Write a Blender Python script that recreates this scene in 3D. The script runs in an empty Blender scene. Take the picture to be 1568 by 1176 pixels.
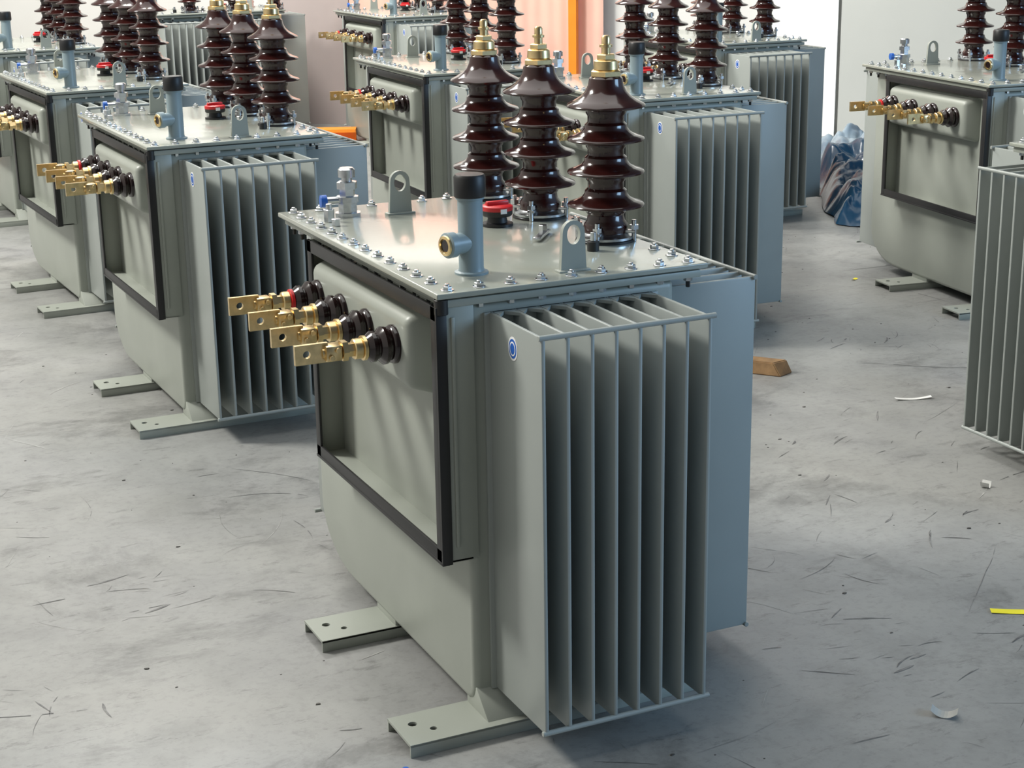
import bpy, bmesh, math, random
from mathutils import Vector, Matrix, noise
random.seed(7)
scene=bpy.context.scene
# ------------------------------------------------------------ materials
def new_mat(name):
    m=bpy.data.materials.new(name); m.use_nodes=True
    nt=m.node_tree; b=nt.nodes['Principled BSDF']; return m,nt,b
def N(nt,t,**k):
    n=nt.nodes.new(t)
    for a,v in k.items(): setattr(n,a,v)
    return n
def simple(name,col,rough=.4,metal=0,var=.06,scale=30,coat=0,bump=0.0):
    m,nt,b=new_mat(name)
    tc=N(nt,'ShaderNodeTexCoord'); no=N(nt,'ShaderNodeTexNoise'); no.inputs['Scale'].default_value=scale; no.inputs['Detail'].default_value=4
    nt.links.new(tc.outputs['Object'],no.inputs['Vector'])
    r=N(nt,'ShaderNodeValToRGB')
    r.color_ramp.elements[0].position=.3; r.color_ramp.elements[1].position=.7
    r.color_ramp.elements[0].color=tuple(max(0,c*(1-var)) for c in col)+(1,)
    r.color_ramp.elements[1].color=tuple(min(1,c*(1+var)) for c in col)+(1,)
    nt.links.new(no.outputs['Fac'],r.inputs['Fac']); nt.links.new(r.outputs['Color'],b.inputs['Base Color'])
    b.inputs['Roughness'].default_value=rough; b.inputs['Metallic'].default_value=metal
    b.inputs['Coat Weight'].default_value=coat; b.inputs['Coat Roughness'].default_value=.08
    if bump:
        n2=N(nt,'ShaderNodeTexNoise'); n2.inputs['Scale'].default_value=scale*8
        bp=N(nt,'ShaderNodeBump'); bp.inputs['Strength'].default_value=bump; bp.inputs['Distance'].default_value=.001
        nt.links.new(tc.outputs['Object'],n2.inputs['Vector']); nt.links.new(n2.outputs['Fac'],bp.inputs['Height']); nt.links.new(bp.outputs['Normal'],b.inputs['Normal'])
    return m
PAINT=simple('grey_green_paint',(.318,.340,.302),.40,var=.05,scale=5,bump=.12)
LIDP=simple('lid_paint',(.32,.338,.292),.22,var=.06,scale=6,coat=.35,bump=.06)
FINP=simple('fin_paint',(.308,.334,.318),.40,var=.05,scale=4,bump=.1)
BLACK=simple('black_rubber',(.012,.012,.013),.45)
BRASS=simple('brass',(.80,.61,.32),.29,1,var=.14,scale=60)
PORC=simple('brown_porcelain',(.030,.0065,.0055),.17,var=.15,scale=20,coat=.35)
PORCD=simple('dark_porcelain',(.014,.0055,.0055),.16,var=.15,scale=20,coat=.35)
STEEL=simple('zinc_steel',(.62,.64,.66),.26,1,var=.1,scale=80)
RED=simple('red_plastic',(.55,.015,.02),.35)
BLUE=simple('blue_plastic',(.02,.11,.45),.35)
WHITE=simple('white_sticker',(.8,.8,.8),.4)
PIPE=simple('blue_grey_paint',(.24,.31,.335),.35,var=.05,scale=8)
MATS=[PAINT,LIDP,FINP,BLACK,BRASS,PORC,PORCD,STEEL,RED,BLUE,WHITE,PIPE]
# ------------------------------------------------------------ mesh accumulator
class MB:
    def __init__(s): s.v=[];s.f=[];s.m=[]
    def add(s,verts,faces,mat,M=None):
        o=len(s.v); mi=MATS.index(mat)
        for p in verts:
            p=Vector(p); s.v.append(tuple(M@p) if M else tuple(p))
        for f in faces: s.f.append(tuple(i+o for i in f)); s.m.append(mi)
    def addbm(s,bm,mat,M=None):
        bm.verts.ensure_lookup_table(); bm.verts.index_update()
        s.add([v.co.copy() for v in bm.verts],[[v.index for v in f.verts] for f in bm.faces],mat,M); bm.free()
    def box(s,a,b,mat,bev=0,seg=2,M=None):
        bm=bmesh.new(); bmesh.ops.create_cube(bm,size=1)
        for v in bm.verts:
            v.co=Vector([(a[i]+b[i])/2+v.co[i]*(b[i]-a[i]) for i in range(3)])
        if bev: bmesh.ops.bevel(bm,geom=bm.edges[:],offset=bev,segments=seg,profile=.5,affect='EDGES')
        s.addbm(bm,mat,M)
    def lathe(s,prof,mat,M=None,n=32):
        V=[];F=[];k=len(prof)
        for j in range(n):
            t=2*math.pi*j/n
            for r,z in prof: V.append((r*math.cos(t),r*math.sin(t),z))
        for j in range(n):
            j2=(j+1)%n
            for i in range(k-1):
                F.append((j*k+i,j2*k+i,j2*k+i+1,j*k+i+1))
        if prof[0][0]>1e-6: F.append(tuple(j*k for j in reversed(range(n))))
        if prof[-1][0]>1e-6: F.append(tuple(j*k+k-1 for j in range(n)))
        s.add(V,F,mat,M)
    def cyl(s,p,ax,r,h,mat,n=20,bev=.0008):
        bev=min(bev,h*.3,r*.3)
        s.lathe([(r-bev,0),(r,bev),(r,h-bev),(r-bev,h)],mat,axm(p,ax),n)
    def prism(s,poly,axis_m,h,mat,bev=0,seg=2):
        bm=bmesh.new(); vs=[bm.verts.new((x,y,0)) for x,y in poly]; f=bm.faces.new(vs)
        r=bmesh.ops.extrude_face_region(bm,geom=[f]); 
        for g in r['geom']:
            if isinstance(g,bmesh.types.BMVert): g.co.z+=h
        bmesh.ops.recalc_face_normals(bm,faces=bm.faces[:])
        if bev:
            es=[e for e in bm.edges if len(e.link_faces)==2 and e.calc_face_angle()>.7]
            bmesh.ops.bevel(bm,geom=es,offset=bev,segments=seg,profile=.5,affect='EDGES')
        s.addbm(bm,mat,axis_m)
    def mesh(s,name):
        me=bpy.data.meshes.new(name); me.from_pydata(s.v,[],s.f)
        for m in MATS: me.materials.append(m)
        me.polygons.foreach_set('material_index',s.m)
        bm=bmesh.new(); bm.from_mesh(me)
        bmesh.ops.recalc_face_normals(bm,faces=bm.faces[:])
        for f in bm.faces: f.smooth=True
        for e in bm.edges:
            e.smooth = (len(e.link_faces)==2 and e.calc_face_angle(0)<math.radians(38))
        bm.to_mesh(me); bm.free(); me.update(); return me
def axm(p,ax):
    d=Vector(ax).normalized()
    return Matrix.Translation(Vector(p))@d.to_track_quat('Z','Y').to_matrix().to_4x4()
YZ=Matrix(((0,0,1,0),(1,0,0,0),(0,1,0,0),(0,0,0,1)))   # local xy -> world yz, extrude along x
# ------------------------------------------------------------ dims (metres)
L=.9066;W=.437;ZL=.8673;ZB=.0365
B1,B2,A=.0439,.3860,.219; Z0,Z1=.0707,.8207
FY=(-.0686,.4399); FW=.121; FT=.0265; FX=-.163
LVZ=.727
def make_tank():
    m=MB()
    zt=ZL-.028
    poly=[(0.0,ZB+.032),(.010,ZB+.010),(.034,ZB)]
    RY,RZ=.21,.14; cy,cz=L-RY,ZB+RZ
    for i in range(0,11):
        t=-math.pi/2+math.pi/2*i/10
        poly.append((cy+RY*math.cos(t),cz+RZ*math.sin(t)))
    poly+=[(L,zt),(0,zt)]
    m.prism(poly,YZ,W,PAINT,bev=.016,seg=4)
    y0,y1,zb,z1,x0=-.008,.721,.348,ZL-.026,-.0585
    t=.007
    m.box((x0,y0,zb),(.012,y0+t,z1),PAINT,.002)
    m.box((x0,y1-t,zb),(.002,y1,z1),PAINT,.002)
    m.box((x0,y0,zb),(.002,y1,zb+t),PAINT,.002)
    w=.027
    for a,b in (((x0-.004,y0,zb),(x0+.002,y0+w,z1)),((x0-.004,y1-w,zb),(x0+.002,y1,z1)),((x0-.004,y0,zb),(x0+.002,y1,zb+w)),((x0-.004,y0,z1-w),(x0+.002,y1,z1))):
        m.box(a,b,BLACK,.0015)
    m.box((x0-.005,y0-.003,zb-.002),(x0+.016,y0+.003,z1),BLACK,.001)
    m.box((x0-.005,y0-.002,zb-.003),(x0+.01,y1+.002,zb+.003),BLACK,.001)
    m.box((-.034,y0-.004,zb+.03),(-.027,y0+.001,z1-.02),PAINT,.0015)
    a,b=(-.064,.138,LVZ-.074),(.01,.692,LVZ+.062)
    bm=bmesh.new(); bmesh.ops.create_cube(bm,size=1)
    for v in bm.verts:
        v.co=Vector([(a[i]+b[i])/2+v.co[i]*(b[i]-a[i]) for i in range(3)])
        if v.co.x>0:
            v.co.z+= .022*(1 if v.co.z>LVZ else -1); v.co.y+= .02*(1 if v.co.y>.4 else -1)
    bmesh.ops.bevel(bm,geom=bm.edges[:],offset=.016,segments=4,profile=.5,affect='EDGES')
    m.addbm(bm,PAINT)
    for yy in FY:
        m.box((.006,max(yy,.03)+.004,FT-.004),(W-.006,yy+FW-.004,ZB+.01),PAINT,.002)
    m.prism([(.004,ZB+.040),(-.052,FT-.001),(.05,FT-.001),(.05,ZB+.02)],Matrix.Translation((.004,0,0))@YZ,W-.008,PAINT,.002)
    m.box((-.048,-.012,ZL-.0275),(W+.05,L+.012,ZL-.0135),PAINT,.002)
    m.box((-.035,-.002,ZL-.0155),(W+.035,L+.002,ZL-.007),BLACK,.001)
    m.cyl((-.050,-.004,ZL-.040),(0,0,1),.013,.028,BLACK)
    return m.mesh('tank')
def make_lid():
    m=MB()
    x0,x1,y0,y1=-.0625,W+.0625,-.0167,L+.0167
    m.box((x0,y0,ZL-.0105),(x1,y1,ZL),LIDP,.0022,3)
    pts=[]
    nx=9
    for i in range(nx):
        x=x0+.03+(x1-x0-.06)*i/(nx-1); pts+=[(x,y0+.024),(x,y1-.024)]
    ny=14
    for j in range(1,ny-1):
        y=y0+.024+(y1-y0-.048)*j/(ny-1); pts+=[(x0+.026,y),(x1-.026,y)]
    for x,y in pts:
        if x>.4 and any(abs(y-k)<.075 for k in (.2752,.5807,.872)): continue
        rot=random.random()
        m.cyl((x,y,ZL),(0,0,1),.0125,.002,STEEL,16)
        M=Matrix.Translation((x,y,ZL+.002))@Matrix.Rotation(rot,4,'Z')
        m.lathe([(.0082,0),(.0088,.001),(.0088,.0055),(.0072,.007)],STEEL,M,6)
        m.cyl((x,y,ZL+.008),(0,0,1),.0045,.005,STEEL,10)
        M=Matrix.Translation((x,y,ZL-.036))@Matrix.Rotation(rot+.4,4,'Z')
        m.lathe([(.0088,0),(.0088,.008)],STEEL,M,6)
        m.cyl((x,y,ZL-.049),(0,0,1),.0045,.014,BLACK,8)
    return m.mesh('lid')
def make_fins():
    m=MB(); t=.0085
    def fin(xa,ya,xb,yb,z0,z1):
        m.box((min(xa,xb),min(ya,yb),z0),(max(xa,xb),max(ya,yb),z1),FINP,.0032,2)
    pitch=(B2-B1-t)/7
    for s in (0,1):
        for i in range(8):
            x=B1+i*pitch
            if s==0: fin(x,-A,x+t,.004,Z0,Z1)
            else: fin(x+.012,L-.004,x+.012+t,L+.185,Z0,Z1)
        yy=(-A+.003) if s==0 else (L+.182)
        for z in (Z0+.001,Z1-.001):
            m.cyl((B1-.004,yy,z),(1,0,0),.0052,B2-B1+.012+(.01 if s else 0),FINP,12)
        if s==0:
            m.box((B1-.01,-.006,Z0),(B2+.01,.002,Z1),FINP,.001)
            for i in range(7):
                xa=B1+i*pitch+t; xb=B1+(i+1)*pitch
                for z in (Z0,Z1-.006):
                    m.prism([(xa-.001,0),(xb+.001,0),(xb+.001,-.035),((xa+xb)/2,-.008),(xa-.001,-.035)],Matrix.Translation((0,0,z)),.006,FINP)
    n=17; py=.0492; h0,h1=.0613,.8145
    for i in range(n):
        y=.040+i*py
        fin(W-.004,y,W+.2091,y+t,h0,h1)
    for z in (h0+.0015,h1-.0015):
        m.cyl((W+.206,.035,z),(0,1,0),.0052,(n-1)*py+.018,FINP,12)
    m.box((W-.002,.035,h0),(W+.006,.85,h1),FINP,.001)
    Ms=Matrix.Translation((B1-.0001,-.105,Z1-.045))@Matrix.Rotation(-math.pi/2,4,'Y')@Matrix.Diagonal((1.15,1,1,1))
    m.lathe([(0.0,0),(.019,0),(.019,.0006),(0,.0006)],WHITE,Ms,24)
    m.lathe([(0.0,.0006),(.0155,.0006),(.0155,.0009),(0,.0009)],BLUE,Ms,24)
    m.lathe([(0.0,.0009),(.0115,.0009),(.0115,.0012),(0,.0012)],WHITE,Ms,24)
    m.lathe([(0.0,.0012),(.009,.0012),(.009,.0015),(0,.0015)],BLUE,Ms,24)
    return m.mesh('cooling_fins')
def plate_with_holes(m,outer,holes,M,t,mat,n=16):
    bm=bmesh.new()
    ov=[bm.verts.new((x,y,0)) for x,y in outer]
    es=[bm.edges.new((ov[i],ov[(i+1)%len(ov)])) for i in range(len(ov))]
    for cx,cy,rx,ry in holes:
        vs=[bm.verts.new((cx+rx*math.cos(2*math.pi*k/n),cy+ry*math.sin(2*math.pi*k/n),0)) for k in range(n)]
        es+=[bm.edges.new((vs[i],vs[(i+1)%n])) for i in range(n)]
    bmesh.ops.triangle_fill(bm,use_beauty=True,use_dissolve=False,edges=es)
    ext=bmesh.ops.extrude_face_region(bm,geom=bm.faces[:])
    for g in ext['geom']:
        if isinstance(g,bmesh.types.BMVert): g.co.z+=t
    m.addbm(bm,mat,M)
def make_skid():
    m=MB()
    for yy in FY:
        y1=yy+FW; x0,x1=FX,.47; z=FT; t=.005
        plate_with_holes(m,[(x0,yy),(x1,yy),(x1,y1),(x0,y1)],[(x0+.035,yy+.078,.009,.009),(x0+.065,yy+.045,.007,.007)],Matrix.Translation((0,0,z-t)),t,PAINT)
        m.box((x0,yy,0),(x1,yy+t,z-.0005),PAINT,.0008)
        m.box((x0,y1-t,0),(x1,y1,z-.0005),PAINT,.0008)
    return m.mesh('skid_rails')
def make_hv():
    m=MB()
    for y in (.2752,.5807,.868):
        T=Matrix.Translation((.4343,y,ZL))
        m.lathe([(.062,0),(.062,.004),(.058,.005)],BLACK,T,40)
        m.lathe([(.052,.004),(.058,.006),(.058,.011),(.050,.014),(.046,.018)],STEEL,T,40)
        p=[(.043,.012),(.046,.030),(.044,.036),(.039,.042)]
        for zc in (.080,.147,.213):
            p+=[(.037,zc-.026),(.0405,zc-.021),(.041,zc-.014),(.054,zc-.011),(.070,zc-.0105),(.0775,zc-.008),(.0785,zc-.005),(.0765,zc-.002),(.062,zc+.003),(.050,zc+.009),(.0435,zc+.017),(.0425,zc+.024),(.037,zc+.029)]
        zc=.280
        p+=[(.037,zc-.026),(.0405,zc-.021),(.041,zc-.014),(.054,zc-.011),(.070,zc-.0105),(.0785,zc-.008),(.0795,zc-.005),(.0775,zc-.002),(.064,zc+.005),(.051,zc+.013),(.042,zc+.022),(.036,zc+.034),(.0335,zc+.048),(.029,zc+.052)]
        m.lathe(p,PORC,T,48)
        m.lathe([(.031,.331),(.033,.333),(.033,.342),(.028,.345)],BRASS,T,6)
        m.lathe([(.022,.344),(.025,.346),(.024,.362),(.018,.366)],BRASS,T,32)
        m.lathe([(.019,.365),(.020,.366),(.020,.374),(.018,.376)],BRASS,T,6)
        m.lathe([(.009,.375),(.009,.388),(.013,.389),(.013,.394),(.009,.395),(.009,.408),(.006,.412),(0,.412)],BRASS,T,20)
        for k in range(4):
            a=math.pi/4+k*math.pi/2
            px,py=.4343+.060*math.cos(a),y+.060*math.sin(a)
            m.cyl((px,py,ZL),(0,0,1),.005,.045,STEEL,10)
            m.lathe([(.010,0),(.010,.009)],STEEL,Matrix.Translation((px,py,ZL+.026)),6)
            m.box((-.004,-.008,.018),(.024,.008,.024),STEEL,.001,M=Matrix.Translation((px,py,ZL))@Matrix.Rotation(a+math.pi,4,'Z'))
    return m.mesh('hv_bushings')
def make_lv():
    m=MB()
    ys=[.202+.1487*i for i in range(4)]
    for i,y in enumerate(ys):
        T=axm((-.060,y,LVZ),(-1,0,0))
        m.lathe([(.038,0),(.038,.010),(.035,.015),(.030,.017),(.030,.020),(.0365,.023),(.037,.030),(.031,.036),(.026,.040),(.026,.043),(.030,.046),(.030,.053),(.021,.064)],PORCD,T,32)
        c=RED if i==3 else BRASS
        m.lathe([(.019,.062),(.024,.064),(.024,.070),(.019,.072)],c,T,24)
        m.lathe([(.018,.071),(.020,.073),(.020,.086),(.018,.088)],BRASS,T,24)
        m.lathe([(.014,.087),(.014,.100),(.021,.101),(.021,.112),(.015,.114)],BRASS,T,6)
        m.lathe([(.010,.112),(.010,.150)],BRASS,T,16)
        x=-.060-.118
        m.box((x-.028,y-.017,LVZ-.015),(x+.004,y+.017,LVZ+.015),BRASS,.003)
        for dz in (-.011,.011):
            m.cyl((x-.012+dz*.6,y-.024,LVZ+dz*.6),(0,1,0),.0055,.048,BRASS,8)
        M=Matrix(((1,0,0,x),(0,0,-1,y+.006),(0,1,0,LVZ),(0,0,0,1)))
        plate_with_holes(m,[(-.085,-.018),(-.02,-.018),(-.02,.020),(-.085,.020)],[(-.062,.001,.0075,.0075)],M,.009,BRASS)
    return m.mesh('lv_bushings')
def make_fit():
    m=MB()
    for (x,y,h,w) in ((.240,.045,.105,.054),(.176,.770,.105,.054)):
        poly=[(-w/2,0),(w/2,0),(w/2-.004,h-.03)]+[( (w/2-.004)*math.cos(t),h-.03+(w/2-.004)*math.sin(t)) for t in [math.pi*k/10 for k in range(1,10)]]+[(-w/2+.004,h-.03)]
        M=Matrix(((1,0,0,x),(0,0,-1,y+.005),(0,1,0,ZL-.001),(0,0,0,1)))
        plate_with_holes(m,poly,[(0,h-.034,.014,.019)],M,.010,PAINT,20)
        m.box((x-w/2-.006,y-.012,ZL-.001),(x+w/2+.006,y+.012,ZL+.004),PAINT,.0015)
    x,y=.065,.120
    T=Matrix.Translation((x,y,ZL))
    m.lathe([(.032,0),(.032,.004),(.025,.006),(.0235,.012),(.0235,.140),(.027,.141),(.027,.150)],PIPE,T,32)
    m.lathe([(.029,.145),(.030,.147),(.030,.182),(.027,.187),(0,.188)],BLACK,T,24)
    d=Vector((-1,-.25,0)).normalized()
    m.lathe([(.020,0),(.020,.040),(.024,.041),(.024,.056),(.021,.058)],PIPE,axm((x,y,ZL+.060),d),28)
    p=Vector((x,y,ZL+.060))+d*.056
    m.lathe([(.018,0),(.0195,.003),(.0185,.006),(.0135,.007),(.0125,.003),(0,.003)],BRASS,axm(p,d),28)
    m.lathe([(.0,0.0035),(.0115,.0035),(.0115,.004),(0,.004)],PORCD,axm(p,d),20)
    x,y=.065,.806
    T=Matrix.Translation((x,y,ZL))
    m.lathe([(.030,0),(.030,.008)],STEEL,T,8)
    m.lathe([(.022,.008),(.022,.030),(.026,.031),(.026,.044),(.022,.045)],STEEL,T,8)
    m.lathe([(.018,.045),(.018,.060),(.024,.061),(.024,.076),(.018,.078)],STEEL,T,6)
    m.lathe([(.012,.078),(.012,.086),(.019,.087),(.019,.104),(.015,.108),(0,.108)],STEEL,T,20)
    m.cyl((x-.02,y,ZL+.036),(-1,.1,0),.009,.030,STEEL,12)
    m.cyl((x-.048,y+.004,ZL+.036),(-1,.1,0),.014,.014,BLUE,16)
    m.cyl((x-.062,y-.052,ZL),(0,0,1),.012,.028,STEEL,6)
    m.cyl((x-.062,y-.052,ZL+.028),(0,0,1),.007,.012,STEEL,12)
    m.cyl((.0,.70,ZL),(0,0,1),.010,.016,STEEL,6)
    x,y=.307,.531
    T=Matrix.Translation((x,y,ZL))
    m.lathe([(.034,0),(.034,.006),(.022,.008),(.020,.022),(.026,.024)],BLACK,T,28)
    m.lathe([(.031,.022),(.033,.025),(.033,.040),(.028,.044),(0,.044)],BLACK,T,28)
    m.lathe([(.0335,.034),(.034,.035),(.034,.043),(.030,.0455),(0,.0455)],RED,T,28)
    m.box((x-.026,y-.006,ZL+.044),(x+.026,y+.006,ZL+.054),RED,.003)
    m.box((x-.007,y-.0350,ZL+.030),(x+.007,y-.0335,ZL+.040),WHITE)
    M=Matrix.Translation((.33,.36,ZL))@Matrix.Rotation(.9,4,'Z')
    m.box((-.05,-.008,.004),(.05,.008,.010),STEEL,.002,M=M)
    m.cyl((.345,.385,ZL),(0,0,1),.010,.022,STEEL,6)
    m.cyl((.36,.19,ZL),(0,0,1),.012,.020,BLACK,16)
    m.cyl((.36,.19,ZL+.02),(0,0,1),.006,.018,STEEL,10)
    return m.mesh('lid_fittings')
def link(o): scene.collection.objects.link(o); return o
PARTS=[(n,f()) for n,f in (('tank',make_tank),('lid',make_lid),('cooling_fins',make_fins),('skid_rails',make_skid),('hv_bushings',make_hv),('lv_bushings',make_lv),('lid_fittings',make_fit))]
def unit(x,y,yaw):
    e=bpy.data.objects.new('distribution_transformer',None); link(e)
    e.empty_display_size=.3; e.location=(x,y,0); e.rotation_euler=(0,0,yaw)
    for n,me in PARTS:
        o=bpy.data.objects.new(n,me); link(o); o.parent=e
    return e
for p in ((0,0,0),(-.015,2.17,.02),(-.004,3.883,.047),(1.488,3.707,-.03),(1.718,2.445,-.043),(3.205,4.277,-.017),(3.09,2.138,-.132),
          (2.582,.924,math.pi-.02),(.075,5.976,.03),(2.64,7.22,0),(1.42,8.95,-math.pi/2)):
    unit(*p)
# ------------------------------------------------------------ floor
def floor_mat():
    m,nt,b=new_mat('painted_concrete'); lk=nt.links.new
    tc=N(nt,'ShaderNodeTexCoord')
    def noise_(scale,detail=6,dist=0,vec=None,rough=.6):
        n=N(nt,'ShaderNodeTexNoise'); n.inputs['Scale'].default_value=scale; n.inputs['Detail'].default_value=detail; n.inputs['Distortion'].default_value=dist; n.inputs['Roughness'].default_value=rough
        lk(vec if vec else tc.outputs['Object'],n.inputs['Vector']); return n.outputs['Fac']
    def ramp(fac,stops):
        r=N(nt,'ShaderNodeValToRGB'); cr=r.color_ramp
        while len(cr.elements)<len(stops): cr.elements.new(.5)
        for e,(p,c) in zip(cr.elements,stops): e.position=p; e.color=(c if isinstance(c,tuple) else (c,c,c))+(1,)
        lk(fac,r.inputs['Fac']); return r.outputs['Color']
    def mul(a,bb,f=1.0,mode='MULTIPLY'):
        x=N(nt,'ShaderNodeMix',data_type='RGBA',blend_type=mode); x.inputs['Factor'].default_value=f
        lk(a,x.inputs['A']); lk(bb,x.inputs['B']); return x.outputs['Result']
    def mapped(rot,sc,loc):
        mp=N(nt,'ShaderNodeMapping'); mp.inputs['Rotation'].default_value=(0,0,rot); mp.inputs['Scale'].default_value=sc; mp.inputs['Location'].default_value=loc; lk(tc.outputs['Object'],mp.inputs['Vector']); return mp.outputs['Vector']
    c=ramp(noise_(.8,4,.2),[(.32,(.240,.243,.245)),(.5,(.275,.278,.270)),(.68,(.305,.305,.290))])
    c=mul(c,ramp(noise_(5,10,.3,None,.7),[(.32,.82),(.55,1.0)]))
    c=mul(c,ramp(noise_(45,6,0,None,.7),[(.3,.82),(.5,1.0)]))
    c=mul(c,ramp(noise_(1.5,10,.3,mapped(0,(1,1,1),(7,3,0)),.72),[(.34,.50),(.44,1.0)]),.75)
    c=mul(c,ramp(noise_(1.5,9,.3,mapped(.5,(1,2,1),(2,9,0)),.75),[(.35,.5),(.44,1.0)]),.65)
    c=mul(c,ramp(noise_(9,10,.2,mapped(-.5,(1,3,1),(4,4,0)),.8),[(.38,.50),(.43,1.0)]),.6)
    lk(c,b.inputs['Base Color'])
    r=ramp(noise_(3,5),[(.3,.30),(.7,.48)]); lk(r,b.inputs['Roughness'])
    bp=N(nt,'ShaderNodeBump'); bp.inputs['Strength'].default_value=.10; bp.inputs['Distance'].default_value=.004; lk(noise_(20,6),bp.inputs['Height']); lk(bp.outputs['Normal'],b.inputs['Normal'])
    return m
def quad(name,pts,mat):
    me=bpy.data.meshes.new(name); me.from_pydata(pts,[],[tuple(range(len(pts)))]); me.materials.append(mat)
    return link(bpy.data.objects.new(name,me))
quad('floor',[(-9,-8,0),(14,-8,0),(14,20,0),(-9,20,0)],floor_mat())
# scuffs and scratches on the floor: thin flat marks, one object
def scuffs():
    rr=random.Random(11); V=[];F=[];MI=[]
    def strip(x,y,a,ln,wd_,bend,mi):
        n=max(4,int(ln/.02)); o=len(V); px,py=x,y; ph=rr.uniform(0,9)
        for i in range(n+1):
            t=i/n; w=wd_*(.25+.75*math.sin(math.pi*t))*(.7+.5*noise.noise(Vector((t*6,ph,0))))
            nx,ny=-math.sin(a),math.cos(a)
            V.append((px+nx*w/2,py+ny*w/2,.0007)); V.append((px-nx*w/2,py-ny*w/2,.0007))
            px+=math.cos(a)*ln/n; py+=math.sin(a)*ln/n; a+=bend/n+rr.uniform(-.05,.05)
        for i in range(n): 
            if rr.random()<.12 and ln>.08: continue
            F.append((o+2*i,o+2*i+1,o+2*i+3,o+2*i+2)); MI.append(mi)
    for i in range(700):
        x=rr.uniform(-1.7,4.3); y=rr.uniform(-1.3,4.8)
        base=rr.choice((.3,-.4,1.1,2.4)); a=base+rr.gauss(0,.45)
        ln=min(.5,.03+rr.expovariate(1/.085)); w=rr.choice((.0012,.0015,.002,.003,.005))
        mi=0 if rr.random()<.75 else 1
        strip(x,y,a,ln,w,rr.gauss(0,.35),mi)
    # rubbed rubber smears: bundles of short strokes
    for cx,cy,s in ((1.0,.25,.35),(.75,.55,.4),(1.35,.6,.35),(-.9,.6,.4),(-.4,.9,.35),(1.1,-.3,.3),(-1.0,1.6,.4),(1.7,1.1,.4),(2.4,1.9,.45),(-.7,-.1,.35),(.9,-.05,.3)):
        ba=rr.uniform(0,3.1)
        for k in range(15):
            strip(cx+rr.gauss(0,s*.5),cy+rr.gauss(0,s*.4),ba+rr.gauss(0,.3),rr.uniform(.02,.11),rr.choice((.0015,.002,.003,.005,.009)),rr.gauss(0,.35),0)
    me=bpy.data.meshes.new('floor_scuff_marks'); me.from_pydata(V,[],F)
    for nm,col in (('rubber_scuff',(.085,.085,.088)),('chalk_scratch',(.44,.44,.43))):
        m,nt,b=new_mat(nm); b.inputs['Roughness'].default_value=.5
        tc=N(nt,'ShaderNodeTexCoord'); no=N(nt,'ShaderNodeTexNoise'); no.inputs['Scale'].default_value=30; nt.links.new(tc.outputs['Object'],no.inputs['Vector'])
        r=N(nt,'ShaderNodeValToRGB'); r.color_ramp.elements[0].position=.36; r.color_ramp.elements[1].position=.68
        r.color_ramp.elements[0].color=col+(1,); r.color_ramp.elements[1].color=(.22,.22,.215,1) if col[0]<.2 else (.32,.32,.31,1)
        nt.links.new(no.outputs['Fac'],r.inputs['Fac']); nt.links.new(r.outputs['Color'],b.inputs['Base Color'])
        me.materials.append(m)
    me.polygons.foreach_set('material_index',MI)
    link(bpy.data.objects.new('floor_scuff_marks',me))
scuffs()
P0=Vector((5.5,6.58,0)); wd=Vector((-.7407,.6718,0)); nrm=Vector((-.6718,-.7407,0))
def slab(name,s0,s1,z0,z1,t,mat,off=0):
    bm=bmesh.new(); bmesh.ops.create_cube(bm,size=1)
    for v in bm.verts:
        s=s0 if v.co.x<0 else s1; z=z0 if v.co.z<0 else z1; d=off if v.co.y<0 else off-t
        v.co=P0+wd*s+nrm*d+Vector((0,0,z))
    bmesh.ops.recalc_face_normals(bm,faces=bm.faces[:])
    me=bpy.data.meshes.new(name); bm.to_mesh(me); bm.free(); me.materials.append(mat)
    return link(bpy.data.objects.new(name,me))
WALLM=simple('wall_white_paint',(.70,.69,.66),.6,var=.04,scale=1.5)
WALLG=simple('wall_grey_paint',(.55,.56,.525),.6,var=.04,scale=1.5)
SALM=simple('peach_strip_curtain',(.84,.50,.40),.45,var=.06,scale=3)
TAUPE=simple('taupe_panel',(.42,.36,.345),.5,var=.05,scale=3)
DOORW=simple('white_door_sheet',(.93,.93,.90),.5,var=.02,scale=2)
ORG=simple('orange_paint',(.90,.27,.02),.4,var=.06,scale=8)
slab('wall_back',-7,12,0,4.5,.2,WALLM)
slab('wall_right_section',-7,-.09,0,4.2,.04,WALLG,.05)  # grey-white right-hand section of the wall
slab('door_1',-.07,.42,0,3.2,.05,DOORW,.06)
def curtain():
    bm=bmesh.new(); s0,s1=1.515,3.39; n=120; vs=[]
    for i in range(n+1):
        s=s0+(s1-s0)*i/n; d=.10+.004*math.sin(i*1.05)+.003*math.sin(i*.37)
        p=P0+wd*s+nrm*d; vs.append((bm.verts.new((p.x,p.y,.02)),bm.verts.new((p.x,p.y,3.4))))
    for i in range(n): bm.faces.new((vs[i][0],vs[i+1][0],vs[i+1][1],vs[i][1]))
    for f in bm.faces: f.smooth=True
    me=bpy.data.meshes.new('strip_curtain'); bm.to_mesh(me); bm.free(); me.materials.append(SALM)
    link(bpy.data.objects.new('strip_curtain',me))
curtain()
slab('taupe_column',3.41,3.95,0,3.4,.06,TAUPE,.07)  # grey-pink column against the back wall
slab('orange_post',1.685,1.74,0,3.6,.06,ORG,.19)
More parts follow.
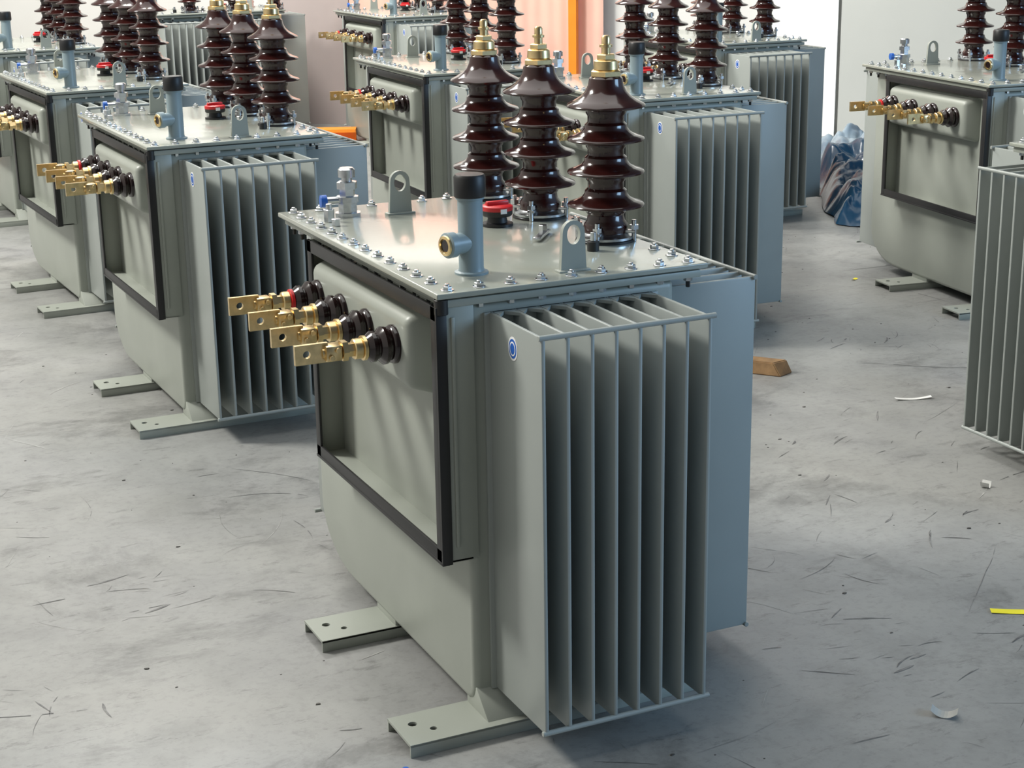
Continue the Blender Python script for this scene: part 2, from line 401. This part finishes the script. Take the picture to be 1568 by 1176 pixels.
def beam(name,a,b,w,z0,z1,mat):
    a=Vector(a);b=Vector(b);d=(b-a).normalized();n=Vector((-d.y,d.x,0))*w/2
    bm=bmesh.new()
    prof=[(-1,z0),(1,z0),(1,z0+.02),(.3,z0+.02),(.3,z1-.02),(1,z1-.02),(1,z1),(-1,z1),(-1,z1-.02),(-.3,z1-.02),(-.3,z0+.02),(-1,z0+.02)]
    r0=[bm.verts.new(Vector((a.x,a.y,z))+n*k) for k,z in prof]; r1=[bm.verts.new(Vector((b.x,b.y,z))+n*k) for k,z in prof]
    for i in range(12): bm.faces.new((r0[i],r0[(i+1)%12],r1[(i+1)%12],r1[i]))
    bm.faces.new(r0[::-1]); bm.faces.new(r1)
    bmesh.ops.recalc_face_normals(bm,faces=bm.faces[:])
    me=bpy.data.meshes.new(name); bm.to_mesh(me); bm.free(); me.materials.append(mat); return link(bpy.data.objects.new(name,me))
beam('orange_steel_beam',(2.08,8.13,0),(2.62,7.90,0),.14,0,.10,ORG)
beam('orange_steel_beam',(-.4,8.3,0),(.33,8.15,0),.16,0,.22,ORG)
def tarp():
    bm=bmesh.new(); bmesh.ops.create_grid(bm,x_segments=80,y_segments=200,size=1)
    for v in bm.verts:
        x,y=v.co.x,v.co.y
        r=max(abs(x),abs(y)*.5+.5*y*y*abs(y))
        h=.15*max(0,1-r**2.2)
        q=Vector((x*1.3,y*5,1.3))
        k=abs(noise.noise(q*1.1))*.16+abs(noise.noise(q*2.4))*.06+abs(noise.noise(q*5.5))*.018
        v.co.z=.004+h+ k*min(1,(1.02-min(1,r))*3)
        v.co.x=x*.28+noise.noise(q)*.05; v.co.y=y*1.15+noise.noise(q+Vector((5,0,0)))*.08
    for f in bm.faces: f.smooth=True
    me=bpy.data.meshes.new('blue_plastic_tarp'); bm.to_mesh(me); bm.free()
    m,nt,b=new_mat('blue_plastic_film')
    tc=N(nt,'ShaderNodeTexCoord'); no=N(nt,'ShaderNodeTexNoise'); no.inputs['Scale'].default_value=2.5; no.inputs['Detail'].default_value=4
    sx=N(nt,'ShaderNodeSeparateXYZ'); nt.links.new(tc.outputs['Object'],sx.inputs[0])
    ad=N(nt,'ShaderNodeMath',operation='MULTIPLY_ADD'); ad.inputs[1].default_value=.26; nt.links.new(sx.outputs['Y'],ad.inputs[0]); nt.links.new(no.outputs['Fac'],ad.inputs[2])
    r=N(nt,'ShaderNodeValToRGB'); r.color_ramp.elements[0].position=.50; r.color_ramp.elements[0].color=(.008,.045,.095,1); r.color_ramp.elements[1].position=.86; r.color_ramp.elements[1].color=(.34,.43,.50,1)
    nt.links.new(tc.outputs['Object'],no.inputs['Vector']); nt.links.new(ad.outputs[0],r.inputs['Fac']); nt.links.new(r.outputs['Color'],b.inputs['Base Color'])
    b.inputs['Roughness'].default_value=.25
    me.materials.append(m); o=link(bpy.data.objects.new('blue_plastic_tarp',me)); o.location=(4.46,4.68,0); o.rotation_euler=(0,0,-.56)
tarp()
WOOD=simple('pine_wood',(.30,.18,.085),.6,var=.3,scale=25)
def small(name,loc,rot,build,mat):
    bm=bmesh.new(); build(bm); me=bpy.data.meshes.new(name); bm.to_mesh(me); bm.free(); me.materials.append(mat)
    o=link(bpy.data.objects.new(name,me)); o.location=loc; o.rotation_euler=(0,0,rot); return o
def wedge(bm):
    P=[(-.12,-.035,0),(.10,-.035,0),(.12,.035,0),(-.12,.035,0),(-.12,-.03,.045),(.07,-.03,.045),(.10,.03,.045),(-.12,.03,.045)]
    v=[bm.verts.new(p) for p in P]
    for f in ((3,2,1,0),(4,5,6,7),(0,1,5,4),(1,2,6,5),(2,3,7,6),(3,0,4,7)): bm.faces.new([v[i] for i in f])
    bmesh.ops.bevel(bm,geom=bm.edges[:],offset=.003,segments=2,affect='EDGES')
small('wooden_block',(1.86,1.86,0),-.9,wedge,WOOD)
YEL=simple('yellow_label',(.85,.75,.03),.5)
def curl(lx,ly,hz,n=8):
    def f(bm):
        rows=[]
        for i in range(n+1):
            t=i/n-.5; z=.0015+hz*(2*t)**2
            rows.append([bm.verts.new((t*lx,-ly/2,z)),bm.verts.new((t*lx,ly/2,z+.001))])
        for i in range(n): bm.faces.new((rows[i][0],rows[i+1][0],rows[i+1][1],rows[i][1]))
    return f
small('yellow_label_strip',(1.275,-.06,0),-.55,curl(.085,.022,.001),YEL)
PAP=simple('paper_scrap',(.7,.7,.68),.6)
GRY=simple('plastic_scrap',(.40,.41,.39),.4)
small('plastic_scrap',(.83,-.38,0),-.8,curl(.05,.028,.012),GRY)
small('paper_scrap',(2.12,1.35,0),-.3,curl(.12,.014,.006),PAP)
small('paper_scrap',(1.77,.60,0),.6,curl(.024,.024,.016),PAP)
small('yellow_label_strip',(3.0,2.85,0),.4,curl(.03,.015,.003),YEL)
small('blue_cap',(-.19,-.11,0),0,lambda bm:bmesh.ops.create_cone(bm,cap_ends=True,segments=16,radius1=.008,radius2=.006,depth=.008,matrix=Matrix.Translation((0,0,.004))),BLUE)
def grit():
    rr=random.Random(3); bm=bmesh.new()
    for i in range(380):
        x=rr.uniform(-1.6,4.2); y=rr.uniform(-1.2,4.5); r=rr.choice((.0015,.002,.002,.003,.003,.005)); a=rr.uniform(0,6.28); k=rr.randint(4,6)
        top=[bm.verts.new((x+r*rr.uniform(.6,1.3)*math.cos(a+6.283*j/k),y+r*rr.uniform(.4,1)*math.sin(a+6.283*j/k),r*.35)) for j in range(k)]
        bot=[bm.verts.new((v.co.x*1+(v.co.x-x)*.2,v.co.y+(v.co.y-y)*.2,0)) for v in top]
        bm.faces.new(top)
        for j in range(k): bm.faces.new((bot[j],bot[(j+1)%k],top[(j+1)%k],top[j]))
    me=bpy.data.meshes.new('floor_grit'); bm.to_mesh(me); bm.free(); me.materials.append(simple('dark_grit',(.06,.055,.05),.7,var=.6,scale=3)); link(bpy.data.objects.new('floor_grit',me))
grit()
# ------------------------------------------------------------ world
w=bpy.data.worlds.new('world'); scene.world=w; w.use_nodes=True
nt=w.node_tree; bg=nt.nodes['Background']
tc=N(nt,'ShaderNodeTexCoord'); mp=N(nt,'ShaderNodeVectorMath',operation='DOT_PRODUCT'); mp.inputs[1].default_value=(.85,-.50,.0)
r=N(nt,'ShaderNodeValToRGB'); cr=r.color_ramp
cr.elements[0].position=.0; cr.elements[0].color=(.87,.85,.78,1); cr.elements[1].position=1; cr.elements[1].color=(.42,.64,.95,1)
for p_,c_ in ((.35,(.42,.42,.395,1)),(.58,(.11,.112,.11,1)),(.80,(.10,.125,.16,1))):
    e=cr.elements.new(p_); e.color=c_
ma=N(nt,'ShaderNodeMath',operation='MULTIPLY_ADD'); ma.inputs[1].default_value=.5; ma.inputs[2].default_value=.5
nt.links.new(tc.outputs['Generated'],mp.inputs[0]); nt.links.new(mp.outputs['Value'],ma.inputs[0]); nt.links.new(ma.outputs[0],r.inputs['Fac']); nt.links.new(r.outputs['Color'],bg.inputs['Color'])
bg.inputs['Strength'].default_value=.75
def area(name,loc,target,size,energy,col=(1,1,1),sy=None):
    l=bpy.data.lights.new(name,'AREA'); l.energy=energy; l.color=col; l.size=size
    if sy: l.shape='RECTANGLE'; l.size_y=sy
    o=link(bpy.data.objects.new(name,l)); o.location=loc
    o.rotation_euler=(Vector(target)-Vector(loc)).to_track_quat('-Z','Y').to_euler(); return o
area('added_light',(-4.5,5.0,6.5),(0,2,0),1.6,800,(1,.975,.91))  # assumed key light from upper left, inferred from shadow direction, lamp itself unseen
area('added_light',(1.0,7.0,5.6),(4.2,7.6,1.2),1.8,430,(1,.97,.92))  # fill light added to brighten the back wall, no real lamp
area('overhead_fill',(0,3,7.5),(0,3,0),7,360,(1,1,.965),9)  # large soft fill added overhead, no known roof opening
area('assumed_blue_fill',(5.5,-4.0,2.6),(.8,.3,.6),2.8,205,(.44,.70,1),2.2)  # blue fill added from front right, source assumed, no known window
# ------------------------------------------------------------ camera
psi,th,ro,f=.4339,.2833,-.0163,2520.03
s,c=math.sin(psi),math.cos(psi);t,u=math.sin(th),math.cos(th)
fw=Vector((s*u,c*u,-t)); rt=Vector((c,-s,0)); up=rt.cross(fw)
q,wv=math.cos(ro),math.sin(ro); r2=rt*q+up*wv; u2=up*q-rt*wv
cam=bpy.data.cameras.new('camera'); co=link(bpy.data.objects.new('camera',cam))
M=Matrix((r2,u2,-fw)).transposed().to_4x4(); M.translation=Vector((-1.1418,-2.6572,1.5302)); co.matrix_world=M
cam.sensor_width=36; cam.lens=f/1568*36; cam.clip_start=.05; cam.clip_end=100
scene.camera=co
scene.view_settings.view_transform='Standard'
